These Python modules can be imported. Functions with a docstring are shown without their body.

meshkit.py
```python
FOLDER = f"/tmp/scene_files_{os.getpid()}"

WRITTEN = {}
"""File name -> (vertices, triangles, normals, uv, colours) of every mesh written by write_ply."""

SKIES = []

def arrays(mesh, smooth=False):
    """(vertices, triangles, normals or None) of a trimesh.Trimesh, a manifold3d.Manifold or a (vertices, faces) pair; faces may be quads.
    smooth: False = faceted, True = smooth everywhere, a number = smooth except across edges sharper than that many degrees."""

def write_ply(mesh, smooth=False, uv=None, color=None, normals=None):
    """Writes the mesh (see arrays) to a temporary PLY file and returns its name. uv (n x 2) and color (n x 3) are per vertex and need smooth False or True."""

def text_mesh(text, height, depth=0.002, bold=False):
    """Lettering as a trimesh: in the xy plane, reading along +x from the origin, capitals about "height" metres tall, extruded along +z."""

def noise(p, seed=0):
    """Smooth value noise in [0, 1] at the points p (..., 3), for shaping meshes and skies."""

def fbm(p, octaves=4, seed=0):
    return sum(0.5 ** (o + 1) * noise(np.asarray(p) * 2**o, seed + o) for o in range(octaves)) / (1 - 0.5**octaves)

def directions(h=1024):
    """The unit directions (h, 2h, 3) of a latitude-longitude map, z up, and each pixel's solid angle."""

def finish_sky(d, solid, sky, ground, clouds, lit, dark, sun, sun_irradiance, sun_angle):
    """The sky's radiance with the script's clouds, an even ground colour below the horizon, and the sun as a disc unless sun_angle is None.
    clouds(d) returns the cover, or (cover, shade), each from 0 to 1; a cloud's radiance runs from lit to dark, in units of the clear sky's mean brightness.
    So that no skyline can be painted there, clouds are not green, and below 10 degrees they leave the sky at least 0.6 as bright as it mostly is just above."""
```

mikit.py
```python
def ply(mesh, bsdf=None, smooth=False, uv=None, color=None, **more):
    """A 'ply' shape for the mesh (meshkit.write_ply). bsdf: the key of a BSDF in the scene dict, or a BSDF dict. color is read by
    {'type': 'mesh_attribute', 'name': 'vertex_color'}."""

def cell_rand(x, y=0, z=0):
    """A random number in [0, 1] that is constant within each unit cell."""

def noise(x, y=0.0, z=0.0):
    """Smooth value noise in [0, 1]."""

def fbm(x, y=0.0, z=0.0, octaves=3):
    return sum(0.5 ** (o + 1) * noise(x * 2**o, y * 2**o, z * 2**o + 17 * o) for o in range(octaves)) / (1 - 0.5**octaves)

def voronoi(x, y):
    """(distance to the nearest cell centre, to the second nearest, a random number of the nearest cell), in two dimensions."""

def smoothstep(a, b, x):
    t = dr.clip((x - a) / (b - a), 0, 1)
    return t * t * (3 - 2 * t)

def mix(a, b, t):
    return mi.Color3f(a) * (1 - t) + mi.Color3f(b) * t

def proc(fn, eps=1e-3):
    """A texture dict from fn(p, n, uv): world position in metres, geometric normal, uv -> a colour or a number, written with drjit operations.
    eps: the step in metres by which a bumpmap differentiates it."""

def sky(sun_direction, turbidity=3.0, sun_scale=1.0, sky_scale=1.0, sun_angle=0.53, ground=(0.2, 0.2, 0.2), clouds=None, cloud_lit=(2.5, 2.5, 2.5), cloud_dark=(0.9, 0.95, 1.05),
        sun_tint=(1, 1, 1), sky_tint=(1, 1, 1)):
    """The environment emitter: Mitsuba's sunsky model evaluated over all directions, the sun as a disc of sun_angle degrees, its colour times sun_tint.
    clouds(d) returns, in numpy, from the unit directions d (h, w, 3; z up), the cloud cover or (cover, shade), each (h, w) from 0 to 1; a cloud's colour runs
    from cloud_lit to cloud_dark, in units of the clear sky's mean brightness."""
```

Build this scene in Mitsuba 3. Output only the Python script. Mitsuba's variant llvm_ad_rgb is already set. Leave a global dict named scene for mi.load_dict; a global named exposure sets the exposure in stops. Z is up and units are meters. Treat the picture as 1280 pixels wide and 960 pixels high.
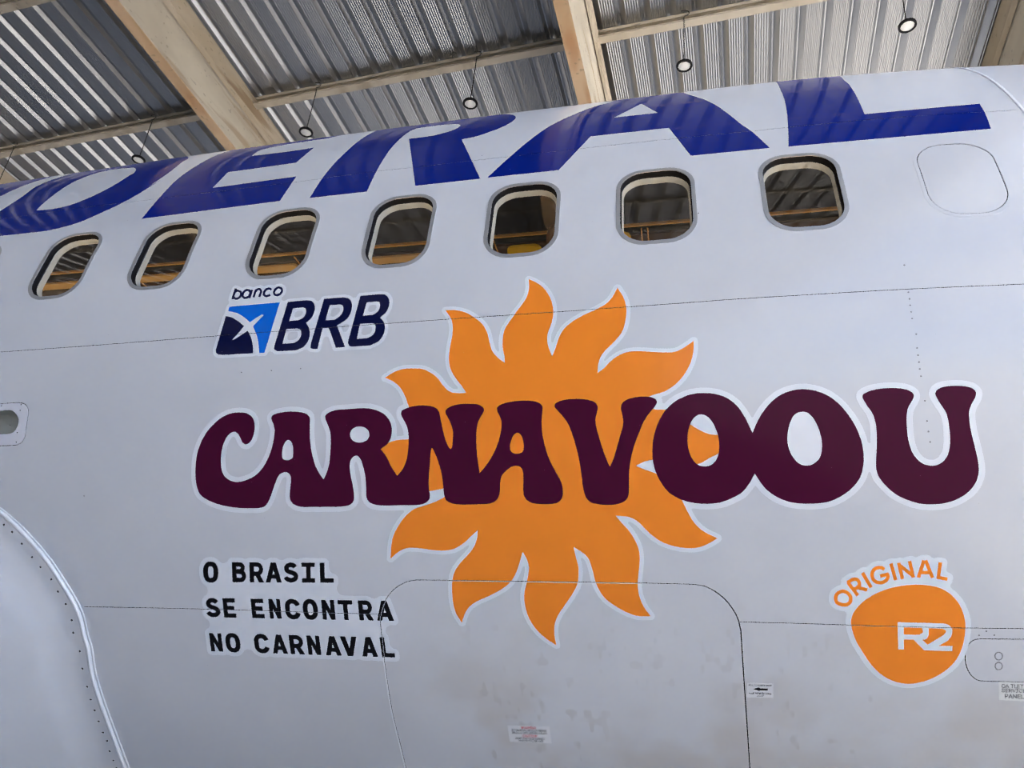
import math, random, re
import numpy as np, trimesh, manifold3d as m3
import drjit as dr, mitsuba as mi
import mikit, meshkit
from mikit import noise, fbm, smoothstep, mix
from shapely.geometry import Polygon, LineString, MultiPolygon, Point, box
from shapely.ops import unary_union
from shapely import affinity
random.seed(3); np.random.seed(3)
scene, labels = {"type": "scene"}, {}

# ------------------------------------------------------------------ camera, sky, exposure
CAM = np.array([0, -4.270247, -1.472777]); YAW, PITCH, ROLL, FOC = -0.225159, 0.429028, 0.052392, 950.098
def cam_axes():
    f = np.array([math.sin(YAW)*math.cos(PITCH), math.cos(YAW)*math.cos(PITCH), math.sin(PITCH)])
    r = np.cross(f, [0, 0, 1]); r /= np.linalg.norm(r); u = np.cross(r, f)
    c, s = math.cos(ROLL), math.sin(ROLL)
    return np.array([c*r+s*u, -s*r+c*u, f])
AX = cam_axes()
T = mi.ScalarTransform4f
scene['camera'] = {'type': 'perspective', 'fov': 2*math.degrees(math.atan(640/FOC)), 'fov_axis': 'x', 'near_clip': 0.05, 'far_clip': 500.,
                   'to_world': T().look_at(origin=CAM.tolist(), target=(CAM+AX[2]).tolist(), up=AX[1].tolist())}
SUN = np.array([0.19, 0.22, 0.95])
scene['sky'] = mikit.sky(SUN, turbidity=3.5, sun_scale=1.0, sky_scale=1.0, ground=(.3, .3, .3), sky_tint=(.88, .98, 1.13), sun_tint=(.96, 1., 1.06),
                         clouds=lambda d: np.clip((meshkit.fbm(d*np.array([2.5, 2.5, 5.0]), 4, 5)-.42)*4, 0, .85), cloud_lit=(1.9, 1.9, 1.9), cloud_dark=(1.2, 1.2, 1.25))
exposure = 3.40

# ------------------------------------------------------------------ materials
def bs(name, d, two=True):
    scene[name] = {'type': 'twosided', 'bsdf': d} if two else d
def rgb(*c): return {'type': 'rgb', 'value': list(c)}
def pr(col, rough=.5, metal=0., spec=.5, coat=0., **k):
    d = {'type': 'principled', 'base_color': rgb(*col) if isinstance(col, tuple) else col, 'roughness': rough, 'metallic': metal, 'specular': spec}
    if coat: d |= {'clearcoat': coat, 'clearcoat_gloss': .96}
    return d | k

def paint_tex(p, n, uv):
    g = fbm(p.x*.9, p.z*1.4, p.y, 3)
    base = mix((.615, .632, .658), (.655, .671, .695), smoothstep(.3, .7, g))
    # oily smears and wiped dirt on the lower belly and around the hold door
    d1 = fbm(p.x*3.2+5., p.z*4.5, 2.0, 4)
    low = smoothstep(-.95, -1.5, p.z)*smoothstep(-1.5, -.6, p.x)
    smear = smoothstep(.42, .72, d1)*low
    st = noise(p.x*26., p.z*20., 3.)*noise(p.x*60., p.z*40., 7.)
    spots = smoothstep(.42, .7, st)*low*smoothstep(.35, .6, fbm(p.x*2., p.z*2., 9., 2))
    base = mix(base, (.50, .455, .40), smear*.5)
    base = mix(base, (.36, .34, .31), spots*.32)
    return base
bs('paint_white', pr(mikit.proc(paint_tex), .16))
bs('paint_door', pr(mikit.proc(paint_tex), .2))
def fair_tex(p, n, uv):
    return mix((.64, .655, .68), (.675, .69, .71), fbm(p.x*1.5, p.z*1.5, 1., 3))
bs('paint_fairing', pr(mikit.proc(fair_tex), .16))
bs('edge_white', pr((.84, .86, .885), .12))
bs('plate_white', pr((.69, .70, .745), .3))
bs('film_white', pr((.78, .81, .845), .16))
bs('film_blue', pr((.0006, .014, .20), .06, spec=.2))
bs('film_orange', pr((.985, .28, .029), .16, spec=.2))
bs('film_plum', pr((.070, .006, .030), .14, spec=.05))
bs('film_navy', pr((.002, .005, .045), .12, spec=.3))
bs('film_azure', pr((.004, .15, .68), .12, spec=.3))
bs('film_black', pr((.003, .003, .004), .2, spec=.2))
bs('film_red', pr((.55, .03, .04), .5))
bs('placard', pr((.74, .745, .75), .45))
bs('placard_old', pr((.74, .75, .73), .5))
bs('ink_faded', pr((.12, .12, .12), .6))
bs('joint', pr((.014, .014, .015), .7, spec=.05))
bs('seam_filler', pr((.03, .03, .035), .7, spec=.05))
bs('window_rim', pr((.42, .43, .44), .38, metal=.55))
bs('gasket', pr((.005, .005, .006), .6, spec=.2))
bs('cream_trim', pr((.56, .55, .47), .5))
bs('pane', {'type': 'thindielectric', 'int_ior': 1.5}, False)
bs('rivet', pr((.22, .22, .23), .5))
bs('screw', pr((.03, .03, .035), .5, metal=.3))
bs('bowl', pr((.30, .31, .28), .5))
bs('cabin_dark', pr((.02, .02, .022), .8))
bs('cabin_bin', pr((.016, .017, .018), .5))
bs('cabin_tan', pr((.80, .52, .19), .5))
bs('cabin_brown', pr((.085, .05, .022), .5))
bs('cabin_amber', pr((.75, .45, .16), .4))
bs('seat_leather', pr((.15, .075, .035), .5))
bs('seat_cover', pr((.90, .60, .03), .6))
bs('lamp_black', pr((.006, .006, .007), .6, spec=.2))
bs('lamp_lens', pr((.80, .81, .76), .35))
bs('cord', pr((.03, .03, .03), .6))

def concrete(a, b, stain, k):
    def f(p, n, uv):
        g = fbm(p.x*2.1+k, p.y*1.3, p.z*2.2, 4)
        c = mix(a, b, smoothstep(.3, .7, g))
        s = smoothstep(.56, .74, fbm(p.x*3.+9., p.y*.8+k, p.z*7., 4))
        c = mix(c, stain, s*.65)
        pit = smoothstep(.80, .92, noise(p.x*23., p.y*23., p.z*23.))
        return mix(c, (.13, .11, .09), pit*.28)
    return mikit.proc(f)
bs('beam_cream', pr(concrete((.44, .395, .315), (.52, .475, .385), (.31, .22, .13), 1.), .8, spec=.2))
bs('beam_rust', pr(concrete((.58, .39, .22), (.64, .46, .29), (.46, .20, .07), 4.), .85, spec=.2))
bs('beam_flange', pr(concrete((.42, .35, .25), (.48, .415, .32), (.22, .14, .07), 7.), .85, spec=.2))
bs('purlin_paint', pr(concrete((.50, .44, .34), (.58, .52, .42), (.34, .28, .19), 2.), .75, spec=.25))
def sheet_tex(k):
    def f(p, n, uv):
        g = fbm(p.x*1.7+k, p.y*.5, 3., 3)
        sp = noise(p.x*36.+k, p.y*36., p.z*10.)
        return mix((.365, .373, .385), (.44, .45, .46), g*.85+sp*.15)
    return mikit.proc(f)
for k in range(3):
    bs(f'sheet_{k}', pr(sheet_tex(3.1*k), .26, metal=.92, spec=.5))
def floor_tex(p, n, uv):
    return mix((.31, .31, .31), (.39, .39, .39), fbm(p.x*.6, p.y*.6, 1., 4))
bs('floor_concrete', pr(mikit.proc(floor_tex), .7, spec=.3))

bs('wall_grey', pr((.2, .2, .21), .8, spec=.2))

# ------------------------------------------------------------------ bookkeeping
def numbered(k):
    if k not in scene and not any(q.startswith(k+'__') for q in scene) and k not in labels: return k
    i = 1
    while f'{k}_{i:03d}' in scene or f'{k}_{i:03d}' in labels or any(q.startswith(f'{k}_{i:03d}__') for q in scene): i += 1
    return f'{k}_{i:03d}'
def thing(name, label, cat, group=None):
    k = numbered(name); labels[k] = {'label': label, 'category': cat}
    if group: labels[k]['group'] = group
    return k
def struct(name, label=None):
    labels[name] = {'kind': 'structure'}
    if label: labels[name]['label'] = label
    return name
COUNT = {}
def key_for(name, parent):
    base = f'{parent}__{name}' if parent else name
    i = COUNT.get(base, 0); COUNT[base] = i+1
    return base if i == 0 else f'{base}_{i:03d}'
def shape(name, parent, mesh, mat, smooth=False, normals=None, label=None, kind=None):
    if hasattr(mesh, 'to_mesh'): q = mesh.to_mesh(); mesh = trimesh.Trimesh(q.vert_properties[:, :3], q.tri_verts)
    fc = mesh[1] if isinstance(mesh, tuple) else mesh.faces
    if len(fc) == 0: print('EMPTY', name, parent); return None
    k = key_for(name, parent)
    if normals is None:
        scene[k] = mikit.ply(mesh, mat, smooth=smooth)
    else:
        path = meshkit.write_ply(mesh, True, normals=normals)
        scene[k] = {'type': 'ply', 'filename': path, 'face_normals': False, 'bsdf': {'type': 'ref', 'id': mat}}
    if label: labels.setdefault(k, {})['label'] = label
    if kind: labels.setdefault(k, {})['kind'] = kind
    return k

# ------------------------------------------------------------------ the fuselage surface (x along the body, s = arc length round it)
R0, KL, ZL, X0, KR, ZR = 1.987259, .002398, .002395, .260365, .019342, .012539
def section(x):
    l = np.clip(x-X0, -6, 0)**2; q = np.clip(x-X0, 0, None); r = np.where(q < 3, q*q, 9+6*(q-3))
    return R0-KL*l-KR*r, -ZL*l-ZR*r
WAVES = [(random.uniform(3, 9), random.uniform(3, 9), random.uniform(0, 6.28), random.choice((-1, 1))) for _ in range(9)]
def ripple(x, s):
    h = sum(np.sin(a*x+q*b*s+c) for a, b, c, q in WAVES)
    return h*.00012
def S(x, s, off=0.):
    x, s = np.asarray(x, float), np.asarray(s, float); R, z = section(x); t = s/R0; r = R+off+ripple(x, s)
    return np.stack([x, -r*np.cos(t), z+r*np.sin(t)], -1)
def S_normal(x, s, fn=None):
    e = 2e-3
    f = S if fn is None else fn
    n = np.cross(f(x+e, s)-f(x-e, s), f(x, s+e)-f(x, s-e))
    return n/np.linalg.norm(n, axis=-1, keepdims=True)
def unproject(px):
    """pixels of the photograph -> (x, s) on the fuselage"""
    px = np.asarray(px, float)
    d = np.stack([(px[:, 0]-640)/FOC, -(px[:, 1]-480)/FOC, np.ones(len(px))], -1) @ AX
    x = np.zeros(len(px)); miss = np.zeros(len(px))
    for _ in range(25):
        R, zc = section(x); o = CAM[2]-zc
        a = d[:, 1]**2+d[:, 2]**2; b = CAM[1]*d[:, 1]+o*d[:, 2]; c = CAM[1]**2+o*o-R*R
        disc = b*b-a*c; miss = np.maximum(-disc, 0)
        t = (-b-np.sqrt(np.maximum(disc, 0)))/a
        x = .5*x+.5*d[:, 0]*t
    P = CAM+d*t[:, None]; R, zc = section(P[:, 0])
    rad = np.hypot(P[:, 1], P[:, 2]-zc)
    th = np.arctan2(P[:, 2]-zc, -P[:, 1])+np.maximum(rad/R-1, 0)*6
    return np.stack([P[:, 0], th*R0], -1)
def project(P):
    q = (P-CAM) @ AX.T
    return np.stack([640+FOC*q[:, 0]/q[:, 2], 480-FOC*q[:, 1]/q[:, 2]], -1)

# outlines: "@frame" sets the origin and magnification the numbers were read in, * marks a corner, the rest are smooth
FR = dict(px=(0, 0, 1), c1=(235, 500, 6.4), c2=(395, 495, 6.4), c3=(490, 490, 6.4), c4=(600, 490, 6.4), c5=(680, 485, 6.4), c6=(800, 480, 6.4), c7=(920, 480, 6.4), c8=(1060, 480, 6.4),
          s1=(470, 370, 6.4), s2=(600, 340, 6.4), s3=(720, 350, 6.4), s4=(470, 590, 6.4), s5=(550, 670, 6.4), s6=(680, 640, 6.4), s7=(740, 560, 6.4),
          z1=(0, 180, 6.4), z2=(160, 130, 6.4), z3=(320, 120, 6.4), z4=(480, 110, 6.4), z5=(600, 100, 6.4), z6=(780, 90, 6.4), z7=(940, 80, 6.4), z8=(1080, 60, 6.4),
          b1=(240, 350, 8), b2=(340, 350, 8), o1=(1030, 690, 10.6667), o2=(1110, 690, 10.6667), r1=(1020, 690, 4.8), r2=(1080, 740, 6.4), t1=(240, 690, 4.7407),
          f1=(0, 620, 5.3333), f2=(0, 780, 5.3333), w1=(625, 895, 16), a1=(925, 845, 25.6))
def parse(txt):
    fx, fy, fs = FR['px']; pts, cor = [], []
    for tok in txt.split():
        if tok[0] == '@': fx, fy, fs = FR[tok[1:]]; continue
        c = tok.endswith('*'); a, b = tok.rstrip('*').split(',')
        pts.append((fx+float(a)/fs, fy+float(b)/fs)); cor.append(c)
    return np.array(pts), cor
def curve(txt, closed=True, n=6):
    P, cor = parse(txt); N = len(P); out = []
    for i in range(N if closed else N-1):
        p1, p2 = P[i], P[(i+1) % N]
        p0 = P[i-1] if (closed or i > 0) and not cor[i] else p1
        p3 = P[(i+2) % N] if (closed or i+2 < N) and not cor[(i+1) % N] else p2
        d = lambda a, b: max(np.linalg.norm(a-b), 1e-6)**.5
        L = d(p1, p2)
        m1 = (p2-p1 if p0 is p1 else (p1-p0)/d(p0, p1)*L-(p2-p0)/(d(p0, p1)+L)*L+(p2-p1))
        m2 = (p2-p1 if p3 is p2 else (p2-p1)-(p3-p1)/(L+d(p2, p3))*L+(p3-p2)/d(p2, p3)*L)
        k = 1 if (cor[i] and cor[(i+1) % N]) else n
        for t in np.arange(k)/k:
            out.append((2*t**3-3*t*t+1)*p1+(t**3-2*t*t+t)*m1+(-2*t**3+3*t*t)*p2+(t**3-t*t)*m2)
    if not closed: out.append(P[-1])
    return np.array(out)
def dens(P, step=4., closed=True):
    Q = []
    for a, b in zip(P, np.roll(P, -1, 0) if closed else P[1:]):
        k = max(1, int(np.ceil(np.linalg.norm(b-a)/step))); Q += [a+(b-a)*i/k for i in range(k)]
    if not closed: Q.append(P[-1])
    return np.array(Q)
def ppoly(txt, holes=()):
    g = Polygon(curve(txt)).buffer(0)
    for h in holes: g = g.difference(Polygon(curve(h)).buffer(0))
    return g
def lift(g, step=4.):
    """a shape traced in the photograph's pixels -> the same shape on the unrolled fuselage"""
    out = []
    for q in getattr(g, 'geoms', [g]):
        if q.is_empty or q.geom_type != 'Polygon': continue
        out.append(Polygon(unproject(dens(np.array(q.exterior.coords)[:-1], step)), [unproject(dens(np.array(h.coords)[:-1], step)) for h in q.interiors]).buffer(0))
    return unary_union(out)
def lift_line(txt_or_pts, step=5.):
    P = curve(txt_or_pts, False) if isinstance(txt_or_pts, str) else np.asarray(txt_or_pts, float)
    return LineString(unproject(dens(P, step, False)))

def sheet_on(g, lo, hi, name, parent, mat, L=.045, fn=None, label=None, kind=None):
    """a sheet of the outline g on the fuselage, from offset lo to hi, with true normals"""
    g = g.simplify(.00012)
    cs = []
    for q in getattr(g, 'geoms', [g]):
        if q.geom_type != 'Polygon' or q.area < 1e-7: continue
        cs.append(np.array(q.exterior.coords)[:-1]); cs += [np.array(h.coords)[:-1] for h in q.interiors]
    if not cs: return None
    t = hi-lo
    m = m3.CrossSection([c for c in cs], m3.FillRule.EvenOdd).extrude(t).refine_to_length(L).to_mesh()
    v, f = np.array(m.vert_properties[:, :3], float), np.array(m.tri_verts, int)
    zf = v[f][:, :, 2]
    top = (zf > t*.999).all(1); bot = (zf < t*.001).all(1); side = ~(top | bot)
    f2 = (lambda x, s, o=0.: S(x, s, o)) if fn is None else fn
    def put(q): return f2(q[:, 0], q[:, 1], lo+q[:, 2])
    ft = f[top]; ut, inv = np.unique(ft, return_inverse=True); vt = v[ut]
    V = [put(vt)]; F = [inv.reshape(-1, 3)]; N = [S_normal(vt[:, 0], vt[:, 1], lambda x, s: f2(x, s, hi))]
    fs = f[side]; vs = put(v[fs.reshape(-1)]); tri = vs.reshape(-1, 3, 3)
    nn = np.cross(tri[:, 1]-tri[:, 0], tri[:, 2]-tri[:, 0]); nn /= np.linalg.norm(nn, axis=1, keepdims=True)+1e-12
    V.append(vs); F.append(np.arange(len(vs)).reshape(-1, 3)+len(vt)); N.append(np.repeat(nn, 3, 0))
    V, F, N = np.vstack(V), np.vstack(F), np.vstack(N)
    # orientation: faces along their normals
    fn_ = np.cross(V[F[:, 1]]-V[F[:, 0]], V[F[:, 2]]-V[F[:, 0]]); flip = (fn_*N[F[:, 0]]).sum(1) < 0
    F[flip] = F[flip][:, ::-1]
    return shape(name, parent, (V, F), mat, normals=N, label=label, kind=kind)

def tube(P, r, sides=6):
    v, f = trimesh_tube(np.asarray(P, float), r, sides); return trimesh.Trimesh(v, f, process=False)
def trimesh_tube(p, r, sides):
    t = np.gradient(p, axis=0); t /= np.linalg.norm(t, axis=1, keepdims=True)+1e-12
    a = np.cross(t, np.where(np.abs(t[:, 2:]) < .9, [0, 0, 1.], [1., 0, 0])); a /= np.linalg.norm(a, axis=1, keepdims=True)+1e-12
    b = np.cross(t, a); ang = np.arange(sides)*2*np.pi/sides
    v = p[:, None]+r*(np.cos(ang)[None, :, None]*a[:, None]+np.sin(ang)[None, :, None]*b[:, None])
    n = len(p); q = []
    for i in range(n-1):
        for j in range(sides):
            q.append((i*sides+j, i*sides+(j+1) % sides, (i+1)*sides+(j+1) % sides, (i+1)*sides+j))
    q = np.array(q); f = np.vstack([q[:, [0, 1, 2]], q[:, [0, 2, 3]]])
    caps = [[0, j+1, j] for j in range(1, sides-1)]+[[(n-1)*sides, (n-1)*sides+j, (n-1)*sides+j+1] for j in range(1, sides-1)]
    return v.reshape(-1, 3), np.vstack([f, caps])

# ------------------------------------------------------------------ hangar: floor, roof sheets, beams, purlins
FLOOR_Z = -3.06
struct('floor'); fl = trimesh.creation.box((160, 160, .2)); fl.apply_translation((0, 0, FLOOR_Z-.1))
shape('floor', None, fl, 'floor_concrete')
ER = np.array([.07020851, .99597061, -.05579703]); ER /= np.linalg.norm(ER)
EP = np.array([ER[1], -ER[0], 0]); EP /= np.linalg.norm(EP); EN = np.cross(EP, ER)
def roof(u, v, h):
    """point at u along the purlins, v along the sheets, h above the camera, square to the roof"""
    u, v, h = np.broadcast_arrays(u, v, h)
    return CAM+u[..., None]*EP+v[..., None]*ER+h[..., None]*EN
def extrude_roof(prof, v0, v1, closed=True):
    """a profile of (u, h) drawn along v"""
    P = np.array(prof, float); n = len(P)
    V = np.vstack([roof(P[:, 0], v0, P[:, 1]), roof(P[:, 0], v1, P[:, 1])]); F = []
    for i in range(n if closed else n-1):
        j = (i+1) % n; F += [[i, n+i, n+j], [i, n+j, j]]
    if closed:
        g = trimesh.creation.triangulate_polygon(Polygon(P), engine='earcut')
        vv, ff = np.array(g[0]), np.array(g[1])
        idx = np.array([int(np.argmin(((P-q)**2).sum(1))) for q in vv])
        F += idx[ff].tolist()+(idx[ff][:, ::-1]+n).tolist()
    m = trimesh.Trimesh(V, np.array(F), process=False)
    if closed: trimesh.repair.fix_normals(m)
    return m
def extrude_roof_u(prof, u0, u1):
    """a profile of (v, h) drawn along u"""
    P = np.array(prof, float); n = len(P)
    V = np.vstack([roof(u0, P[:, 0], P[:, 1]), roof(u1, P[:, 0], P[:, 1])]); F = []
    for i in range(n):
        j = (i+1) % n; F += [[i, n+j, n+i], [i, j, n+j]]
    vv, ff = trimesh.creation.triangulate_polygon(Polygon(P), engine='earcut')
    idx = np.array([int(np.argmin(((P-q)**2).sum(1))) for q in np.array(vv)])
    F += idx[np.array(ff)].tolist()+(idx[np.array(ff)][:, ::-1]+n).tolist()
    m = trimesh.Trimesh(V, np.array(F), process=False); trimesh.repair.fix_normals(m); return m
struct('wall_left'); wl = trimesh.creation.box((.25, 64, 13)); wl.apply_translation((-23.5, -2, FLOOR_Z+6.5))
shape('wall_left', None, wl, 'wall_grey')
struct('wall_back'); wl = trimesh.creation.box((23.5, .25, 13)); wl.apply_translation((-11.75, -29.5, FLOOR_Z+6.5))
shape('wall_back', None, wl, 'wall_grey')
V0, V1, H = -26., 21., 8.
PITCH_U = .2865
struct('ceiling')
def sheet_profile(u):
    # a flat pan with five shallow swages, then a deep trapezoid rib open from below
    pan = PITCH_U*.60; p = []
    for k in range(6):
        a = u+pan*(k+.15)/6; p += [(a, H), (a+pan*.30/6, H+.005), (a+pan*.52/6, H+.005), (a+pan*.75/6, H)]
    return [(u, H)]+p+[(u+pan, H), (u+pan+.034, H+.044), (u+PITCH_U-.066, H+.044), (u+PITCH_U, H)]
U_FIRST, U_LAST = -22.0, 3.6
us = -2.01+PITCH_U*np.arange(math.floor((U_FIRST+2.01)/PITCH_U), math.ceil((U_LAST+2.01)/PITCH_U))
for i, u in enumerate(us):
    pr_ = sheet_profile(u-PITCH_U*.66)
    m = extrude_roof(pr_, V0, V1, False)
    m = trimesh.util.concatenate([m, trimesh.Trimesh(m.vertices+EN*.002, m.faces[:, ::-1], process=False)])
    shape('roof_sheet', 'ceiling', m, f'sheet_{i % 3}')
BEAMS = [(-15.2, 0), (-10.58, 0), (-5.834, 1), (-1.157, 2), (3.47, 0)]
BLAB = ['cream concrete roof beam farthest left, mostly hidden behind the aircraft', 'cream concrete roof beam peeping out at the left edge above the aircraft',
        'wide cream stained concrete roof beam above the big blue letter E', 'narrower cream concrete roof beam with orange rusty underside in the middle', 'dark brown shaded concrete roof beam at the top right corner']
beam_faces = []
for i, (ur, kind) in enumerate(BEAMS):
    hb = 7.04 if kind != 2 else 6.70
    w = .15
    if i == 4: ur = 3.32+w
    b = thing('concrete_beam', BLAB[i], 'beam', 'concrete roof beams')
    a0, a1 = ur-w, ur
    web = [(a0+.012, hb+.004), (a1-.012, hb+.004), (a1, hb+.02), (a1, 7.60), (a1+.02, 7.70), (a1+.02, 7.99), (a0-.02, 7.99), (a0-.02, 7.70), (a0, 7.60), (a0, hb+.02)]
    shape('web', b, extrude_roof(web, V0-.3, V1+.3), 'beam_cream')
    shape('soffit', b, extrude_roof([(a0+.001, hb), (a1-.001, hb), (a1-.001, hb+.0035), (a0+.001, hb+.0035)], V0-.3, V1+.3), 'beam_rust', label='rust brown underside of the beam')
    for s in (1, -1):
        e = a1 if s > 0 else a0
        fl_ = [(e+s*.021, 7.62), (e+s*.045, 7.70), (e+s*.045, 7.97), (e+s*.021, 7.97)]
        shape('flange', b, extrude_roof(fl_, V0-.3, V1+.3), 'beam_flange', label='browner stained upper flange')
    beam_faces.append((a0, a1))
PV = [-4.+2.0*k for k in range(8)]
def purlin_parts(p, v, u0, u1):
    a = v; b = 7.845
    shape('web', p, extrude_roof_u([(a+.07, b+.016), (a+.07, 7.975), (a+.082, 7.975), (a+.082, b+.016)], u0, u1), 'purlin_paint')
    shape('upper_flange', p, extrude_roof_u([(a, 7.945), (a, 7.995), (a+.012, 7.995), (a+.012, 7.975), (a+.07, 7.975), (a+.07, 7.961), (a+.012, 7.961)], u0, u1), 'purlin_paint')
    shape('lower_flange', p, extrude_roof_u([(a-.012, b), (a-.012, b+.030), (a, b+.030), (a, b+.015), (a+.082, b+.015), (a+.082, b)], u0, u1), 'purlin_paint')
names = {1: 'left of the wide stained beam, above the blue D', 2: 'between the wide stained beam and the middle beam', 3: 'in the right bay beside the middle beam', 0: 'in the bay farthest left', 4: 'in the bay at the open end'}
for v in PV:
    for b in range(len(BEAMS)-1):
        seen = abs(v-6) < .01
        lab = f'beige steel roof purlin {names[b]}' if seen else 'beige steel roof purlin high over the aircraft outside the picture'
        q = thing('roof_purlin', lab, 'purlin', None if seen and b in (1, 2, 3) else 'roof purlins')
        purlin_parts(q, v-.02, beam_faces[b][1]+.025, beam_faces[b+1][0]-.025)

# pendant lamps hung from the purlin
LAMPS = [(-9.9, None), (-7.44, 7.205), (-4.86, 7.16), (-2.65, 7.15), (-.145, 7.145), (2.105, 7.15)]
LLAB = ['round pendant lamp farthest left, half hidden behind the aircraft', 'round white pendant lamp above the big blue letter D', 'round white pendant lamp just right of the wide stained beam',
        'round white pendant lamp above the big blue letter R', 'round white pendant lamp above the big blue letter A', 'round white pendant lamp near the top right corner']
def lathe(prof, n=40):
    return trimesh.creation.revolve(np.array(prof), sections=n)
for (u, h), lb in zip(LAMPS, LLAB):
    h = h or 7.15
    L = thing('pendant_lamp', lb, 'lamp')
    c = roof(u, 6.0, h)
    tilt = trimesh.transformations.rotation_matrix(0., [1, 0, 0])
    def place(m): m.apply_translation(c); return m
    shape('housing', L, place(lathe([(0, .05), (.03, .05), (.045, .03), (.078, .022), (.088, .010), (.088, -.008), (.084, -.012), (.068, -.012), (.068, 0.), (0, 0.)])), 'lamp_black', smooth=35, label='black round housing')
    shape('lens', L, place(lathe([(0, -.010), (.035, -.0095), (.055, -.007), (.0675, -.003), (.0675, -.001), (0, -.001)])), 'lamp_lens', smooth=35, label='frosted white lens')
    top = roof(u+.03, 6.0-.045, 7.885); P = np.array([c+[0, 0, .045], c+[0, 0, .10], .5*(c+top)+[0, 0, 0], top])
    shape('cord', L, tube(P, .006), 'cord')
    hk = [top+np.array([.05*math.sin(t)*1.2, -.02, .045*(1-math.cos(t))]) for t in np.linspace(0, 3.6, 12)]
    shape('hook', L, tube(hk, .006), 'cord')

# ------------------------------------------------------------------ the aircraft
A = thing('airplane', 'white airliner fuselage with blue lettering and an orange sun, parked under a hangar roof', 'airplane')
WIN = [[-2.5573, .3141, .2735, .3913], [-2.0652, .3126, .2758, .3908], [-1.5187, .3125, .2772, .3926], [-1.0175, .3158, .2795, .3966], [-.5227, .3168, .2865, .3972], [-.0228, .3228, .29, .3927], [.4898, .3318, .2815, .3947]]
PLUG = [1.008, .3433, .2715, .3843]
for k in (1, 2, 3):   # the cabin goes on aft of the picture
    WIN.append([-2.5573-.535*k, .3141, .2765, .3913])
def rrect(x, s, w, h, r):
    r = min(r, w/2-.001, h/2-.001); return box(x-w/2+r, s-h/2+r, x+w/2-r, s+h/2-r).buffer(r, quad_segs=10)
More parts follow.
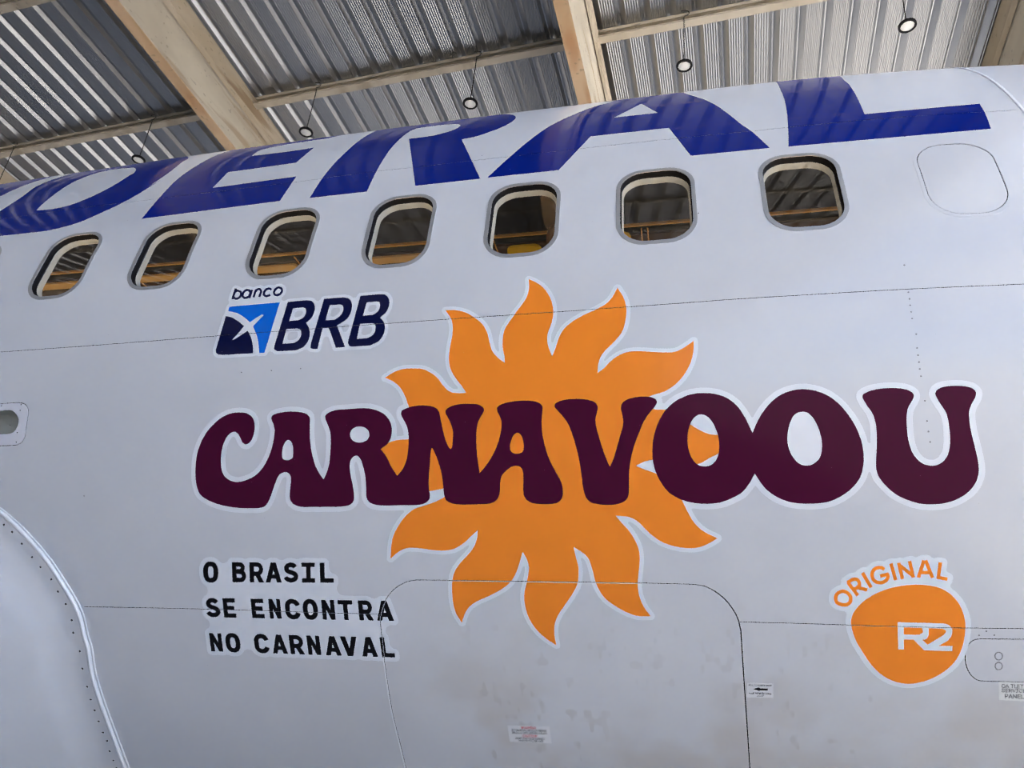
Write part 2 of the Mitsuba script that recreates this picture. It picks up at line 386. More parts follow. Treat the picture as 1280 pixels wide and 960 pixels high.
# joints, traced on the photograph and run on past its edges
UP = lift_line('@px 0,274 100,260 200,248 370,227.5 470,214.2 520,208.9 589,200.8 680,190.8 800,177.8 849,172.8 980,159.6 1040,153.8 1140,145.6 1272,137.3')
MID = lift_line('@px 0,440 100,433 268.7,420 484,404.3 700,389.5 880,376.8 910,374.5 1080,364.3 1136,361.3 1280,355')
LOW = lift_line('@px 105,758.4 240,761 380,765 477,767.8')
LOW2 = lift_line('@px 925,777.3 980,778.8 1080,781.8 1206,785 1280,786')
def extend(l, a=0, b=0):
    c = list(l.coords)
    if a: c = [(c[0][0]-a, c[0][1])]+c
    if b: c = c+[(c[-1][0]+b, c[-1][1])]
    return LineString(c)
UP, MID, LOW2 = extend(UP, 5), extend(MID, 5, 4), extend(LOW2, 0, 4)
DOOR = curve('@px 476,780 475.3,772 478,761 483.5,748 494,736 508,728 521,725.3* 600,726.2 700,727.6 800,729 864,730.6* 880,733 896,741.5 910,754.5 921,772 925.3,788* 928.6,840 933.4,910 936.8,963 941,1010* 935,1075 915,1110* 720,1118 555,1105* 535,1080 521,1010* 508,960 499.5,925 491,890 480.6,824*')
door = lift(Polygon(DOOR))
door_gap = unary_union([door.boundary.buffer(.0021), lift_line('@px 880,733 896,741.5 910,754.5 921,772 925.3,788* 928.6,840 933.4,910 936.8,963 941,1010').buffer(.0036)])
NOSE = lift_line('@px 1228,91 1240,97 1246,105 1258,118 1270,133 1281,146')
nx = float(np.mean(np.array(NOSE.coords)[:, 0]))
NOSE = LineString([(nx, -2.6), (nx, 3.4)])
seams = unary_union([UP.buffer(.0011), MID.buffer(.0011), LOW.buffer(.0011), LOW2.buffer(.0011)])
cuts = unary_union([seams, door_gap])
XA, XB, SB, ST = -9., 6., -3.1, 3.1
plug = rrect(*PLUG[:2], PLUG[2]-.028, PLUG[3]-.028, .10); plug_gap = plug.boundary.buffer(.0013)
panelL = lift(ppoly('@px -36,503.5* 0,504.6 22,503* 30,504.6 34,508.5 35.3,514 33,532 31,546 27,553 20,556.4* 0,557.2 -36,557.6* -43,552 -45,530 -43,510'))
panelL_gap = panelL.boundary.buffer(.0012)
panelR = lift(ppoly('@r2 810,520 815,470 840,418 880,385 930,376* 1280,379* @px 1345,800.5* 1362,806 1368,826 1362,846 1345,852.5* @r2 1280,722* 960,715* 910,706 860,670 830,620 812,560'))
panelR_gap = panelR.boundary.buffer(.0013)
winholes = unary_union([rrect(x, s, w, h, .105) for x, s, w, h in WIN])
body = box(XA, SB, XB, ST).difference(unary_union([winholes, cuts, plug_gap, panelL_gap, panelR_gap, door, plug, panelL, panelR]))
pieces = sorted(getattr(body, 'geoms', [body]), key=lambda g: -g.area)
for g in pieces:
    if g.area < 1e-4: continue
    # long panels in shorter lengths keep the facets fine
    for xa, xb in zip([-9, -5.2, -2.8, -.77, 1.25, 3.2], [-5.2, -2.8, -.77, 1.25, 3.2, 6]):
        q = g.intersection(box(xa, SB, xb, ST))
        if not q.is_empty: sheet_on(q, -.004, 0., 'skin_panel', A, 'paint_white', .06)
sheet_on(door, -.004, .0, 'cargo_door', A, 'paint_door', .06, label='smudged cargo door with rounded upper corners')
sheet_on(plug.buffer(-.0013), -.004, .0, 'window_plug', A, 'paint_white', label='blanked window painted over')
sheet_on(rrect(*PLUG, .11).difference(plug.buffer(.0013)), -.0005, .0012, 'window_plug_frame', A, 'paint_white')
sheet_on(NOSE.buffer(.005), -.0005, .0035, 'nose_joint', A, 'edge_white', .08, label='raised joint strip')
# what lies under the joints: stringer bands and the inner skin
inner = box(XA, SB, XB, ST).difference(winholes.buffer(.03)).difference(unary_union([rrect(x, s, w, h, .1) for x, s, w, h in WIN]))
sheet_on(inner.difference(panelL), -.014, -.008, 'inner_skin', A, 'joint', .12)
sheet_on(panelL.buffer(.02).difference(panelL.buffer(-.012)), -.009, -.0075, 'inner_frame', A, 'joint')

sheet_on(seams, -.0045, -.0006, 'seam', A, 'seam_filler', .08, label='grey panel joint')
sheet_on(unary_union([door_gap, plug_gap, panelL_gap, panelR_gap]), -.0045, -.0009, 'gap_seal', A, 'joint', .06, label='dark gap round the doors and hatches')

# windows
for k, (x, s, w, h) in enumerate(WIN):
    W_ = key_for('window', A)
    outer = rrect(x, s, w, h, .105); o2 = rrect(x, s, w-.030, h-.030, .092); o3 = rrect(x, s, w-.034, h-.034, .090)
    sheet_on(outer.difference(o2), -.008, .0022, 'frame', W_, 'window_rim', label='worn metal rim')
    # black gasket well going inwards, then the cream trim
    def ringwall(g0, d0, g1, d1, name, mat, lab=None):
        a = np.array(g0.exterior.coords)[:-1]; b = np.array(g1.exterior.coords)[:-1]; n = len(a)
        V = np.vstack([S(a[:, 0], a[:, 1], d0), S(b[:, 0], b[:, 1], d1)]); F = []
        for i in range(n):
            j = (i+1) % n; F += [[i, j, n+j], [i, n+j, n+i]]
        V2 = V.copy(); F = np.array(F)
        shape(name, W_, trimesh.Trimesh(V2, F, process=False), mat, smooth=40, label=lab)
    g1 = rrect(x, s, w-.036, h-.036, .089)
    ringwall(o2, -.001, g1, -.022, 'gasket', 'gasket', 'black gasket')
    t0 = rrect(x, s, w-.038, h-.038, .088); t1 = rrect(x, s, w-.050, h-.050, .083)
    ringwall(g1, -.022, t0, -.024, 'gasket_lip', 'gasket')
    ringwall(t0, -.0245, t1, -.048, 'inner_trim', 'cream_trim', 'cream inner trim')
    # cabin side of the trim
    ringwall(t1, -.0481, rrect(x, s, w+.12, h+.06, .12), -.0482, 'side_wall', 'cabin_dark')
    sheet_on(rrect(x, s, w-.031, h-.031, .0915), -.0135, -.012, 'pane', W_, 'pane', .05) if False else None
    P_ = np.array(rrect(x, s, w-.0355, h-.0355, .0895).exterior.coords)[:-1]
    m = m3.CrossSection([P_], m3.FillRule.EvenOdd).extrude(.001).refine_to_length(.05).to_mesh(); v, f = np.array(m.vert_properties[:, :3], float), np.array(m.tri_verts)
    f = f[(v[f][:, :, 2] > .0005).all(1)]; uq, inv = np.unique(f, return_inverse=True); v = v[uq]; f = inv.reshape(-1, 3)
    shape('pane', W_, (S(v[:, 0], v[:, 1], -.014), f), 'pane', normals=S_normal(v[:, 0], v[:, 1]), label='glass pane')

# cabin seen through the windows
def cabin_box(x0, x1, y0, y1, z0, z1):
    m = trimesh.creation.box((x1-x0, y1-y0, z1-z0)); m.apply_translation(((x0+x1)/2, (y0+y1)/2, (z0+z1)/2)); return m
cl = []
for a in np.linspace(-.5, np.pi+.5, 29): cl.append((-1.84*math.cos(a), 1.84*math.sin(a)))
cl = np.array(cl); n = len(cl)
lin = cl[(cl[:, 0] > -1.0)]
Vc = np.vstack([np.c_[np.full(len(lin), -8.), lin], np.c_[np.full(len(lin), 2.2), lin]]); nl = len(lin)
Fc = np.array([q for i in range(nl-1) for q in ([i, i+1, nl+i+1], [i, nl+i+1, nl+i])])
shape('cabin_lining', A, trimesh.Trimesh(Vc, Fc, process=False), 'cabin_dark', smooth=True)
shape('cabin_floor', A, cabin_box(-8, 2.2, -1.75, 1.75, -.75, -.70), 'cabin_dark')
shape('cabin_bulkhead', A, cabin_box(2.2, 2.23, -1.7, 1.7, -.70, 1.2), 'cabin_dark')
lk = A+'__overhead_locker'
shape('body', lk, cabin_box(-5.5, 2.1, -1.60, -.80, .756, .93), 'cabin_bin', label='dark overhead locker over the window seats')
shape('service_panel', lk, cabin_box(-5.5, 2.1, -1.185, -.90, .742, .756), 'cabin_brown')
shape('lit_rail', lk, cabin_box(-5.5, 2.1, -1.262, -1.252, .742, .757), 'cabin_amber', label='thin amber rail')
for x0, x1 in ((-5.4, -2.98), (-2.90, -2.52), (-2.46, -1.92), (-1.90, -1.18)):
    g = m3.CrossSection([np.array(rrect((x0+x1)/2, -1.155, x1-x0, .055, .02).exterior.coords)[:-1]], m3.FillRule.EvenOdd).extrude(.012).to_mesh()
    q = trimesh.Trimesh(g.vert_properties[:, :3], g.tri_verts); q.apply_translation((0, 0, .7295)); shape('lamp_panel', lk, q, 'cabin_tan', label='tan panel')
for x0, x1, y0, y1, mat in ((-.775, -.60, -1.185, -1.05, 'seat_cover'), (-.36, -.155, -1.225, -1.06, 'seat_cover')):
    g = m3.CrossSection([np.array(rrect((x0+x1)/2, (y0+y1)/2, x1-x0, y1-y0, .04).exterior.coords)[:-1]], m3.FillRule.EvenOdd).extrude(.012).to_mesh()
    q = trimesh.Trimesh(g.vert_properties[:, :3], g.tri_verts); q.apply_translation((0, 0, .7295)); shape('reading_lamp_panel', lk, q, mat, label='yellow rounded panel')
for x0 in (-.83, -.105, -.075, -2.905, -1.905):
    shape('panel_joint', lk, cabin_box(x0, x0+.006, -1.24, -.95, .738, .7425), 'cabin_amber')
lm = cabin_box(-7., 1.9, -1.60, -1.565, -.30, -.29); V_, F_ = lm.vertices, lm.faces[lm.face_normals[:, 2] > .5]
k_ = shape('side_wall_lamp', A, trimesh.Trimesh(V_, F_, process=False), 'cabin_tan', label='warm strip lamp below the windows')
scene[k_]['emitter'] = {'type': 'area', 'radiance': rgb(2.4, 1.7, .95)}
st = A+'__seat'; labels[st] = {'label': 'brown leather seat just inside the fifth window'}
def soft_box(cx, cy, cz, dx, dy, dz, r, lean=0.):
    hull = m3.Manifold.batch_hull([m3.Manifold.sphere(r, 16).translate((sx*(dx/2-r), sy*(dy/2-r), sz*(dz/2-r))) for sx in (-1, 1) for sy in (-1, 1) for sz in (-1, 1)])
    return hull.rotate((0, lean, 0)).translate((cx, cy, cz))
shape('backrest', st, soft_box(-.36, -1.45, .02, .12, .44, .66, .05, -8), 'seat_leather', smooth=40)
shape('headrest', st, soft_box(-.425, -1.48, .43, .13, .34, .22, .06, -8), 'seat_leather', smooth=40)
shape('cushion', st, soft_box(-.60, -1.45, -.29, .46, .44, .13, .05), 'seat_leather', smooth=40)
shape('frame', st, cabin_box(-.75, -.40, -1.62, -1.28, -.70, -.34), 'cabin_dark')

# lettering and emblems: films on the skin
def film(g, lo, name, parent, mat, label=None, cut=True, L=.05):
    if cut: g = g.difference(cuts)
    return sheet_on(g, -.0003, lo+.0003, name, parent, mat, L, label=label)
BIG = {
 'E_far': ['@px -20,250 0,245.3 15.6,238.1 31,231.6 47,226 62.5,221.4 78,217 94,213.6* 60,198* -20,212*'],
 'D': ['@z1 -80,745* 0,735 200,715 400,690 620,632 800,555 980,470 1140,380 1280,290 @z2 160,665 320,555 440,460 484,434 478,422 445,417 380,385* @px 150,192* 125,197* @z1 700,206 620,225 480,265 370,305 270,355 190,415 100,475 0,540 -80,600*',
       '@z1 290,532* 330,490 440,400 560,320 680,265 800,225 900,205 1000,194 1070,190 1088,201 1075,227 1020,262 920,325 800,390 680,445 560,490 440,518 340,529'],
 'E': ['@px 177.2,273.3* 199,247.5 222.5,223.7 253.7,202.7 278.7,190.9 297.5,185.2 310,178* 455,155* 441.9,165.3* 426,169.2 407.5,173.1 382.5,176.8 351,182 324,188.6 313.9,195.3* 360,189.7 391.9,184.8* 370,203.3* 285,215.2* 265.5,235* 370.3,220.8* 349.7,251.3*'],
 'R': ['@px 387.2,247.3* 402.8,223.1 416.9,205.9 432.5,190.3 446.6,177.8 459,169.2 470,163.5 480,158 500,146* 580,137* 589.4,146 612.8,144.4 633,143.1 642.5,144.4 644.8,147.2 641,151.4 630,157.7 614.4,163.9 595.6,170.2 576.9,174.1* 600.3,223.3* 519.2,232.3* 511.3,173.7* 526.9,171.7 542.5,169.4 558,165.5 570.6,160.8 575.6,156.9 573.7,155.4 564.4,155.2 548.7,156.6 533,158.7 519.8,160.8 511.3,164.7 498.7,174.8 487.8,186.6 480,198 470.8,213.7 458.3,239.5*'],
 'A': ['@px 609.4,221.9* 637.5,196.1 665.6,172.7 687.5,157.8 709.4,146.9 729.7,138.3 743.7,133.2 762.5,128 787,118 815,110* 845,109* 856,116.5 868,120.5 880,124.4 895.6,132.2 911,143 926.9,155.6 941,165.5 962,184.8* 863.6,194.7* 836.2,159.8* 738.3,170.6* 698.4,212.5*', '@px 767.2,147.2* 801.9,129.4* 822.5,141.2*'],
 'L': ['@px 985.6,183.1* 985.3,161.2 984,142.5 980.9,125.3 976.7,114.4 972,105 962,92* 1042,86* 1054.8,100 1061.9,106.6 1068,115.9 1074.4,128.4 1080.6,143* 1224.5,129.8* 1231.5,142 1238.6,160.8*'],
}
title = A+'__title_lettering'
labels[title] = {'label': 'large royal blue slanted lettering along the top of the fuselage'}
for kx, txts in BIG.items():
    film(lift(ppoly(txts[0], txts[1:])), .0004, 'letter', title, 'film_blue')

CARNA = '''@c1 430,100 480,112 515,140 532,185 533,240 520,295 495,338 465,355 438,340 418,300 400,268 375,254 345,262 312,295 285,350 268,420 263,500 270,560 290,605 330,640 380,655 430,652 490,632 550,595 600,540 640,470 670,390 688,310 694,240 685,195 668,150 672,130 700,112 760,98 830,92 900,98 950,113 974,140 975,200 975,280 982,370 1000,460 1030,550 1085,637* 1120,555 1138,450 1143,340 1140,260 1120,200 1100,150 1100,125 1130,100 1180,82 1260,75
@c2 380,98 450,105 520,130 570,170 600,225 607,280 600,330 575,380 518,425* 560,480 600,560 650,640* 700,575 730,490 740,400 742,320 730,250 705,195 682,150 685,122 720,100 780,82 850,75 920,83 965,100 985,130 1000,200 1020,290 1040,360 1060,405 1078,425 1090,405 1095,350 1097,290 1085,235 1060,180 1038,135 1042,110 1080,85 1140,68 1220,62
@c3 690,102 730,125 737,150 715,190 690,240 678,300 675,370 678,470 688,560 702,650* 760,580 820,480 855,390 875,300 878,245 865,195 842,150 845,122 890,95 960,78 1050,70 1130,74 1180,90 1203,115
@c4 498,170 493,250 500,340 525,450 560,550 610,645 650,720 664,790 655,850 620,885 560,896 470,895 400,880 360,845 348,790 348,700 345,640 330,605 295,590 250,600 205,635 175,670 162,720 160,790 148,840 120,875 70,893 0,897
@c3 550,900 480,890 435,865 418,820 410,740 395,640 375,570 345,490 322,449 312,470 305,560 295,680 295,770 303,820 300,855 270,885 210,903 100,905 0,907
@c2 560,876 480,870 430,850 405,810 402,740 395,640 380,570 360,510 335,480 310,480 285,500 270,545 275,620 295,720 305,800 300,840 270,870 210,883 100,886
@c1 1000,855 920,855 860,840 825,810 815,770 820,700 826,640 818,600 795,580 760,580 730,600 705,650 680,720 650,800 620,845 590,860 500,865 380,860 270,840 170,805 100,755 75,700 62,620 62,530 75,430 105,340 150,260 210,190 280,135 350,107'''
A1H = '@c1 803,318 825,330 840,370 842,420 838,460 815,478 785,482 760,470 752,440 757,390 770,350 785,328'
RH = '@c2 350,243 400,258 425,290 425,325 400,360 350,373 300,360 275,325 275,290 300,258'
A2H = '@c4 300,326 325,340 345,385 352,440 340,480 310,494 275,492 248,475 240,440 250,390 270,345'
VV = '@c5 85,150 90,128 130,105 200,90 290,88 360,97 410,118 430,150 425,190 412,250 418,310 440,390 470,490 500,570 527,630* 555,570 585,470 610,380 632,300 635,260 625,210 616,160 625,125 660,95 730,75 800,68 860,75 895,92 903,115 885,150 840,205 800,265 760,360 725,450 700,540 685,630 680,700 680,800 672,870 645,905 590,928 510,935 430,928 370,910 335,870 315,800 300,690 285,590 260,480 230,380 195,290 150,225 105,175'
OO = '''@c6 510,72 600,80 690,110 770,170 835,260 900,392* 930,320 980,230 1050,145 1130,85 1220,52 @c7 530,42 620,52 710,82 800,140 880,225 950,330 1000,450 1020,560 1018,650 995,740 940,820 860,885 760,935 650,955 550,957 440,945 330,905 240,840 185,770 150,715* 110,790 50,865
@c6 740,910 650,945 540,958 430,950 320,920 230,865 170,790 125,700 102,600 100,500 115,400 150,300 205,210 280,140 370,95 440,77'''
O1H = '@c6 495,243 540,260 580,305 610,370 630,440 634,510 625,570 600,620 560,652 515,660 470,650 430,615 400,560 382,490 380,420 392,350 420,285 455,252'
O2H = '@c7 530,222 575,232 615,270 650,330 675,400 688,470 685,540 670,590 640,625 600,648 555,653 510,640 470,605 435,550 415,490 410,430 418,360 440,290 475,240'
UU = '@c8 115,100 120,85 170,58 250,40 340,33 430,38 490,55 523,82 524,105 505,145 480,190 468,250 470,350 482,450 510,540 550,600 600,638 665,654 720,645 765,615 800,560 815,490 815,400 805,310 785,230 750,175 715,120 698,80 710,50 750,28 810,17 880,15 950,22 1000,40 1023,70 1015,110 985,165 968,220 970,300 985,390 1010,490 1035,600 1045,680 1035,750 1000,820 940,880 850,930 760,955 670,962 570,955 470,925 380,880 300,810 245,740 227,680 225,600 230,500 230,400 220,310 195,235 150,170 118,115'
carna = ppoly(CARNA, [A1H, RH, A2H]); vpx = ppoly(VV); oopx = ppoly(OO, [O1H, O2H]); upx = ppoly(UU)
def cutter(txt):
    P, _ = parse(txt); return P
lines = [cutter('@c1 600,-200 600,540 705,655 740,700 740,1200'), cutter('@c1 1085,-200 1085,1200'), cutter('@c2 650,-200 650,1200'), cutter('@c3 760,-200 760,200 702,400 702,1200')]
letters_px, rest = [], carna
for P in lines:
    left = Polygon(list(map(tuple, P))+[(P[-1][0]-600, P[-1][1]), (P[-1][0]-600, P[0][1])]).buffer(0)
    letters_px.append(rest.intersection(left)); rest = rest.difference(left)
letters_px += [rest, vpx]
P = cutter('@c6 900,-200 900,392 918,715 918,1300'); left = Polygon(list(map(tuple, P))+[(P[-1][0]-600, P[-1][1]), (P[-1][0]-600, P[0][1])])
letters_px += [oopx.intersection(left), oopx.difference(left), upx]
SUN_TXT = '''@s1 72,655* 150,607 220,585 300,580 370,585 430,610 490,655 540,720 590,765 650,778 722,775* 690,725 640,660 600,590 585,510 592,420 612,310 615,240 600,180 555,115* 640,115 720,135 790,175 850,225 890,295 910,380 930,440 970,490 1030,535* 1030,490 1015,420 1015,340 1030,270 1070,205 1130,120
@s2 270,345 330,270 375,200 393,130 390,58* 450,85 510,130 560,205 583,280 585,350 565,430 540,500 540,570 555,620 577,675* 605,610 630,530 670,460 730,405 820,350 940,295 1020,245 1060,200 1100,127* 1150,210 1170,290 1165,380 1140,470 1090,540 1030,600 980,655 950,720 940,808*
@s3 220,710 290,640 350,600 420,575 500,570 600,575 700,580 790,575 850,550 940,488* 940,560 920,650 870,750 800,830 710,890 600,925 @px 803,500* 816.7,511.3 832.8,512.6 850,520 863.3,530.8 873.4,537 886,542.5 897.7,544 913,548* 897.7,566.7 887.5,572.2 871.9,580 845,577 815.2,574.8 805,577.2 794.8,582.2* 805,586.6 818.7,591.6 838,603 853.3,627.2 858.7,638.1 868,653.7 879,663.9 896.5,672.8*
@s7 930,765 850,795 760,800 660,785 570,755 490,705 430,650 370,590 300,553 188,540* @s6 620,85 680,150 730,230 760,310 765,400 755,500 750,600 765,680 800,760 852,832* 750,830 660,800 570,750 490,690 440,620 410,550 385,450 355,370 310,325 236,278* 255,360 275,440 275,520 265,580 230,650 170,740 110,830 85,900
@s5 915,790 930,872* 850,820 770,745 710,650 680,550 675,460 690,390 705,320 712,250 695,185 662,126* 640,200 615,280 570,360 500,420 400,475 300,520 235,565 200,620 175,692* 130,620 105,530 97,430 100,350 120,280 160,220 220,155 270,90 297,20
@s4 815,463* 760,515 700,570 620,615 540,628 440,622 340,608 250,608 190,632 117,692* 122,600 140,510 180,430 240,350 310,295 400,265 470,240 540,205 @px 576,607* 554.4,610.5 537.2,613.7 520,612 500,600 468,575* 475,561 484,554.4 495,550.5 510.6,549 530,545 540,536* 522,525 511.4,508.5 506.4,495 500.5,484.8 492,477'''
sunpx = ppoly(SUN_TXT)
sun = lift(sunpx)
let = [lift(g) for g in letters_px]
words = unary_union(let)
halo = unary_union([sun.buffer(.014), words.buffer(.018)])
halo = halo.buffer(.004).buffer(-.004)
halo = unary_union([Polygon(g.exterior, [h for h in g.interiors if Polygon(h).area > .035]) for g in getattr(halo, 'geoms', [halo])])
film(halo, .0003, 'emblem_border', A, 'film_white', 'pale border around the sun and the plum lettering')
film(sun.difference(words.buffer(-.004)), .0007, 'sun_emblem', A, 'film_orange', 'orange sun with flame shaped rays')
carn = A+'__carnival_lettering'; labels[carn] = {'label': 'fat plum coloured rounded lettering across the orange sun'}
for g in let: film(g, .0011, 'letter', carn, 'film_plum')

# bank emblem
def stroke(txt, w, cap=2):
    return LineString(curve(txt, False)).buffer(w/2, cap_style=cap, join_style=2)
bank = A+'__bank_emblem'; labels[bank] = {'label': 'navy and light blue bank emblem with lettering'}
dark = ppoly('@b1 340,362* 400,376 462,412 522,462* 470,525* 400,603* 430,592* 558,510* 585,560 605,630 613,732* 310,750* 258,742 241,722 240,695*')
azure = ppoly('@b1 375,268* 878,225* 725,728* 675,730* 668,650 650,560 612,465* 660,412* 718,352* 702,346* 640,380* 582,425* 530,380 460,335 362,310*')
B1 = ppoly('@b2 160,220* 350,203* 400,213 428,255 425,310 395,380 340,430* 365,470 378,530 365,600 320,665 240,703* 90,712* 45,710 24,690 26,655*', ['@b2 212,283* 310,275* 335,285 340,330 315,375 270,402* 172,412*', '@b2 145,490* 260,485* 288,500 290,560 262,605 215,632* 105,638*'])
RR = ppoly('@b2 522,190* 720,175* 775,192 800,240 790,320 750,390 650,455* 730,670* 640,678* 568,478* 505,485* 455,690* 415,690* 388,682 388,640*', ['@b2 578,253* 680,245* 708,258 712,310 682,358 630,398* 535,405*'])
B2 = ppoly('@b2 885,160* 1080,143* 1140,153 1172,200 1170,260 1140,325 1080,378* 1115,415 1130,470 1115,545 1070,610 980,655* 825,665* 775,660 760,620*', ['@b2 948,225* 1050,215* 1076,226 1080,270 1050,325 1005,350* 910,358*', '@b2 880,440* 1000,432* 1030,446 1035,500 1005,555 950,583* 848,590*'])
w = 2.6
ban = {'b': unary_union([stroke('@b1 440,85* 404,192*', w), Polygon(curve('@b1 455,108 488,122 490,150 470,178 438,188 418,172 420,140 436,116')).boundary.buffer(w/2)]),
       'a': unary_union([stroke('@b1 600,100* 574,182*', w), Polygon(curve('@b1 552,100 580,112 580,145 560,172 530,180 508,165 512,132 530,108')).boundary.buffer(w/2)]),
       'n': unary_union([stroke('@b1 640,98* 616,174*', w), stroke('@b1 630,125 652,96 680,93 692,112 686,135 674,170', w)]),
       'c': stroke('@b1 796,98 775,86 748,92 724,118 720,145 738,162 765,158 782,148', w),
       'o': Polygon(curve('@b1 868,76 898,90 900,115 880,142 852,153 824,142 822,118 842,88')).boundary.buffer(w/2)}
allb = [lift(g) for g in [dark, azure, B1, RR, B2]+list(ban.values())]
film(unary_union(allb).buffer(.013).buffer(.012).buffer(-.012), .0003, 'border', bank, 'film_white', 'pale border')
film(allb[0], .0007, 'badge', bank, 'film_navy', 'navy quarter of the badge'); film(allb[1], .0007, 'badge', bank, 'film_azure', 'light blue quarter of the badge')
for g in allb[2:]: film(g, .0007, 'letter', bank, 'film_navy')

# slogan in typewriter capitals
def arc(cx, cy, rx, ry, a0, a1, n=14):
    t = np.radians(np.linspace(a0, a1, n)); return [(cx+rx*math.cos(q), cy+ry*math.sin(q)) for q in t]
def ln(p, w=.2): return LineString(p).buffer(w/2, cap_style=2, join_style=2)
GW = .70
def ring(cx, cy, rx, ry, w=.2):
    k = [(cx+rx*np.sign(math.cos(t))*abs(math.cos(t))**.85, cy+ry*np.sign(math.sin(t))*abs(math.sin(t))**.85) for t in np.linspace(0, 6.283, 40)]
    return Polygon(k).difference(Polygon(k).buffer(-w))
def glyph(c):
    W = GW
    if c == 'O': return ring(.35, .5, .36, .53)
    if c == 'B': return unary_union([box(0, 0, .2, 1), ln([(.1, .91), (.4, .91)]+arc(.40, .735, .175, .175, 90, -90)+[(.1, .56)], .18), ln([(.1, .53), (.42, .53)]+arc(.42, .31, .21, .215, 90, -90)+[(.1, .095)], .19)])
    if c == 'R': return unary_union([box(0, 0, .2, 1), ln([(.1, .91), (.38, .91)]+arc(.40, .67, .22, .24, 90, -90)+[(.1, .43)], .18), Polygon([(.28, .42), (.5, .42), (.74, 0), (.5, 0)])])
    if c == 'A': return Polygon([(-.05, 0), (.23, 1), (.47, 1), (.75, 0), (.54, 0), (.485, .20), (.215, .20), (.16, 0)], [[(.26, .37), (.44, .37), (.35, .72)]])
    if c == 'S': return ln(arc(.36, .72, .24, .185, 25, 180)+arc(.36, .70, .24, .17, 185, 255, 6)+[(.44, .485)]+arc(.36, .295, .27, .195, 70, -90)+arc(.35, .29, .28, .19, -95, -165, 8), .195)
    if c == 'I': return unary_union([box(.25, 0, .45, 1), box(.02, 0, .68, .18), box(.02, .82, .68, 1)])
    if c == 'L': return unary_union([box(0, 0, .2, 1), box(0, 0, .68, .18)])
    if c == 'E': return unary_union([box(0, 0, .2, 1), box(0, 0, .68, .18), box(0, .82, .68, 1), box(0, .41, .6, .59)])
    if c == 'N': return unary_union([box(0, 0, .19, 1), box(.5, 0, .69, 1), Polygon([(0, 1), (.2, 1), (.69, 0), (.49, 0)])])
    if c == 'C': return ln(arc(.37, .66, .27, .265, 12, 180)+arc(.37, .34, .27, .265, 180, 348), .2)
    if c == 'T': return unary_union([box(.25, 0, .45, 1), box(-.04, .82, .74, 1)])
    if c == 'V': return Polygon([(-.05, 1), (.17, 1), (.35, .3), (.53, 1), (.75, 1), (.47, 0), (.23, 0)])
LINES = [('OBRASIL', [(68, 155), (240, 320), (343, 425), (438, 528), (545, 628), (652, 728), (760, 838)], 62, 175, 66, 179, .03),
         ('SEENCONTRA', [(80, 165), (183, 262), (350, 430), (455, 530), (550, 640), (655, 745), (768, 850), (865, 957), (985, 1075), (1090, 1190)], 274, 383, 292, 405, .10),
         ('NOCARNAVAL', [(103, 183), (195, 285), (365, 455), (470, 562), (575, 668), (680, 765), (785, 880), (880, 980), (1000, 1095), (1115, 1202)], 482, 585, 509, 622, .13)]
slog = A+'__slogan'; labels[slog] = {'label': 'three lines of black typewriter capitals'}
fx, fy, fs = FR['t1']; sl = []
for txt, xs, y0a, y1a, y0b, y1b, lean in LINES:
    xL, xR = xs[0][0], xs[-1][1]
    for c, (xa, xb) in zip(txt, xs):
        g = glyph(c); t = ((xa+xb)/2-xL)/(xR-xL)
        yt, yb = y0a+(y0b-y0a)*t, y1a+(y1b-y1a)*t; hh = yb-yt; slope = ((y1b-y1a)+(y0b-y0a))/2/(xR-xL)
        mnx, _, mxx, _ = g.bounds
        lw = lean*hh if c not in 'AVOC' else lean*hh
        sx = (xb-xa-(lw if c in 'BENRILT' else lw*.6))/(mxx-mnx)
        # (gx, gy up) -> zoomed pixels, leaning to the right towards the foot
        def fm(x, y): return xa+(x-mnx)*sx+(1-y)*lw, yt+(1-y)*hh+slope*((x-mnx)*sx-(xb-xa)/2)
        def mp(r): return [(fx+q[0]/fs, fy+q[1]/fs) for q in (fm(*p) for p in r.coords)]
        polys = [Polygon(mp(q.exterior), [mp(h) for h in q.interiors]) for q in getattr(g, 'geoms', [g])]
        sl.append(lift(unary_union(polys).buffer(0), 2.))
sl = [g.buffer(.0016) for g in sl]
back = unary_union(sl).buffer(.017).buffer(.024).buffer(-.024)
back = unary_union([Polygon(g.exterior) for g in getattr(back, 'geoms', [back])])
film(back, .0003, 'backing', slog, 'film_white', 'pale backing film')
for g in sl: film(g, .0007, 'letter', slog, 'film_black')

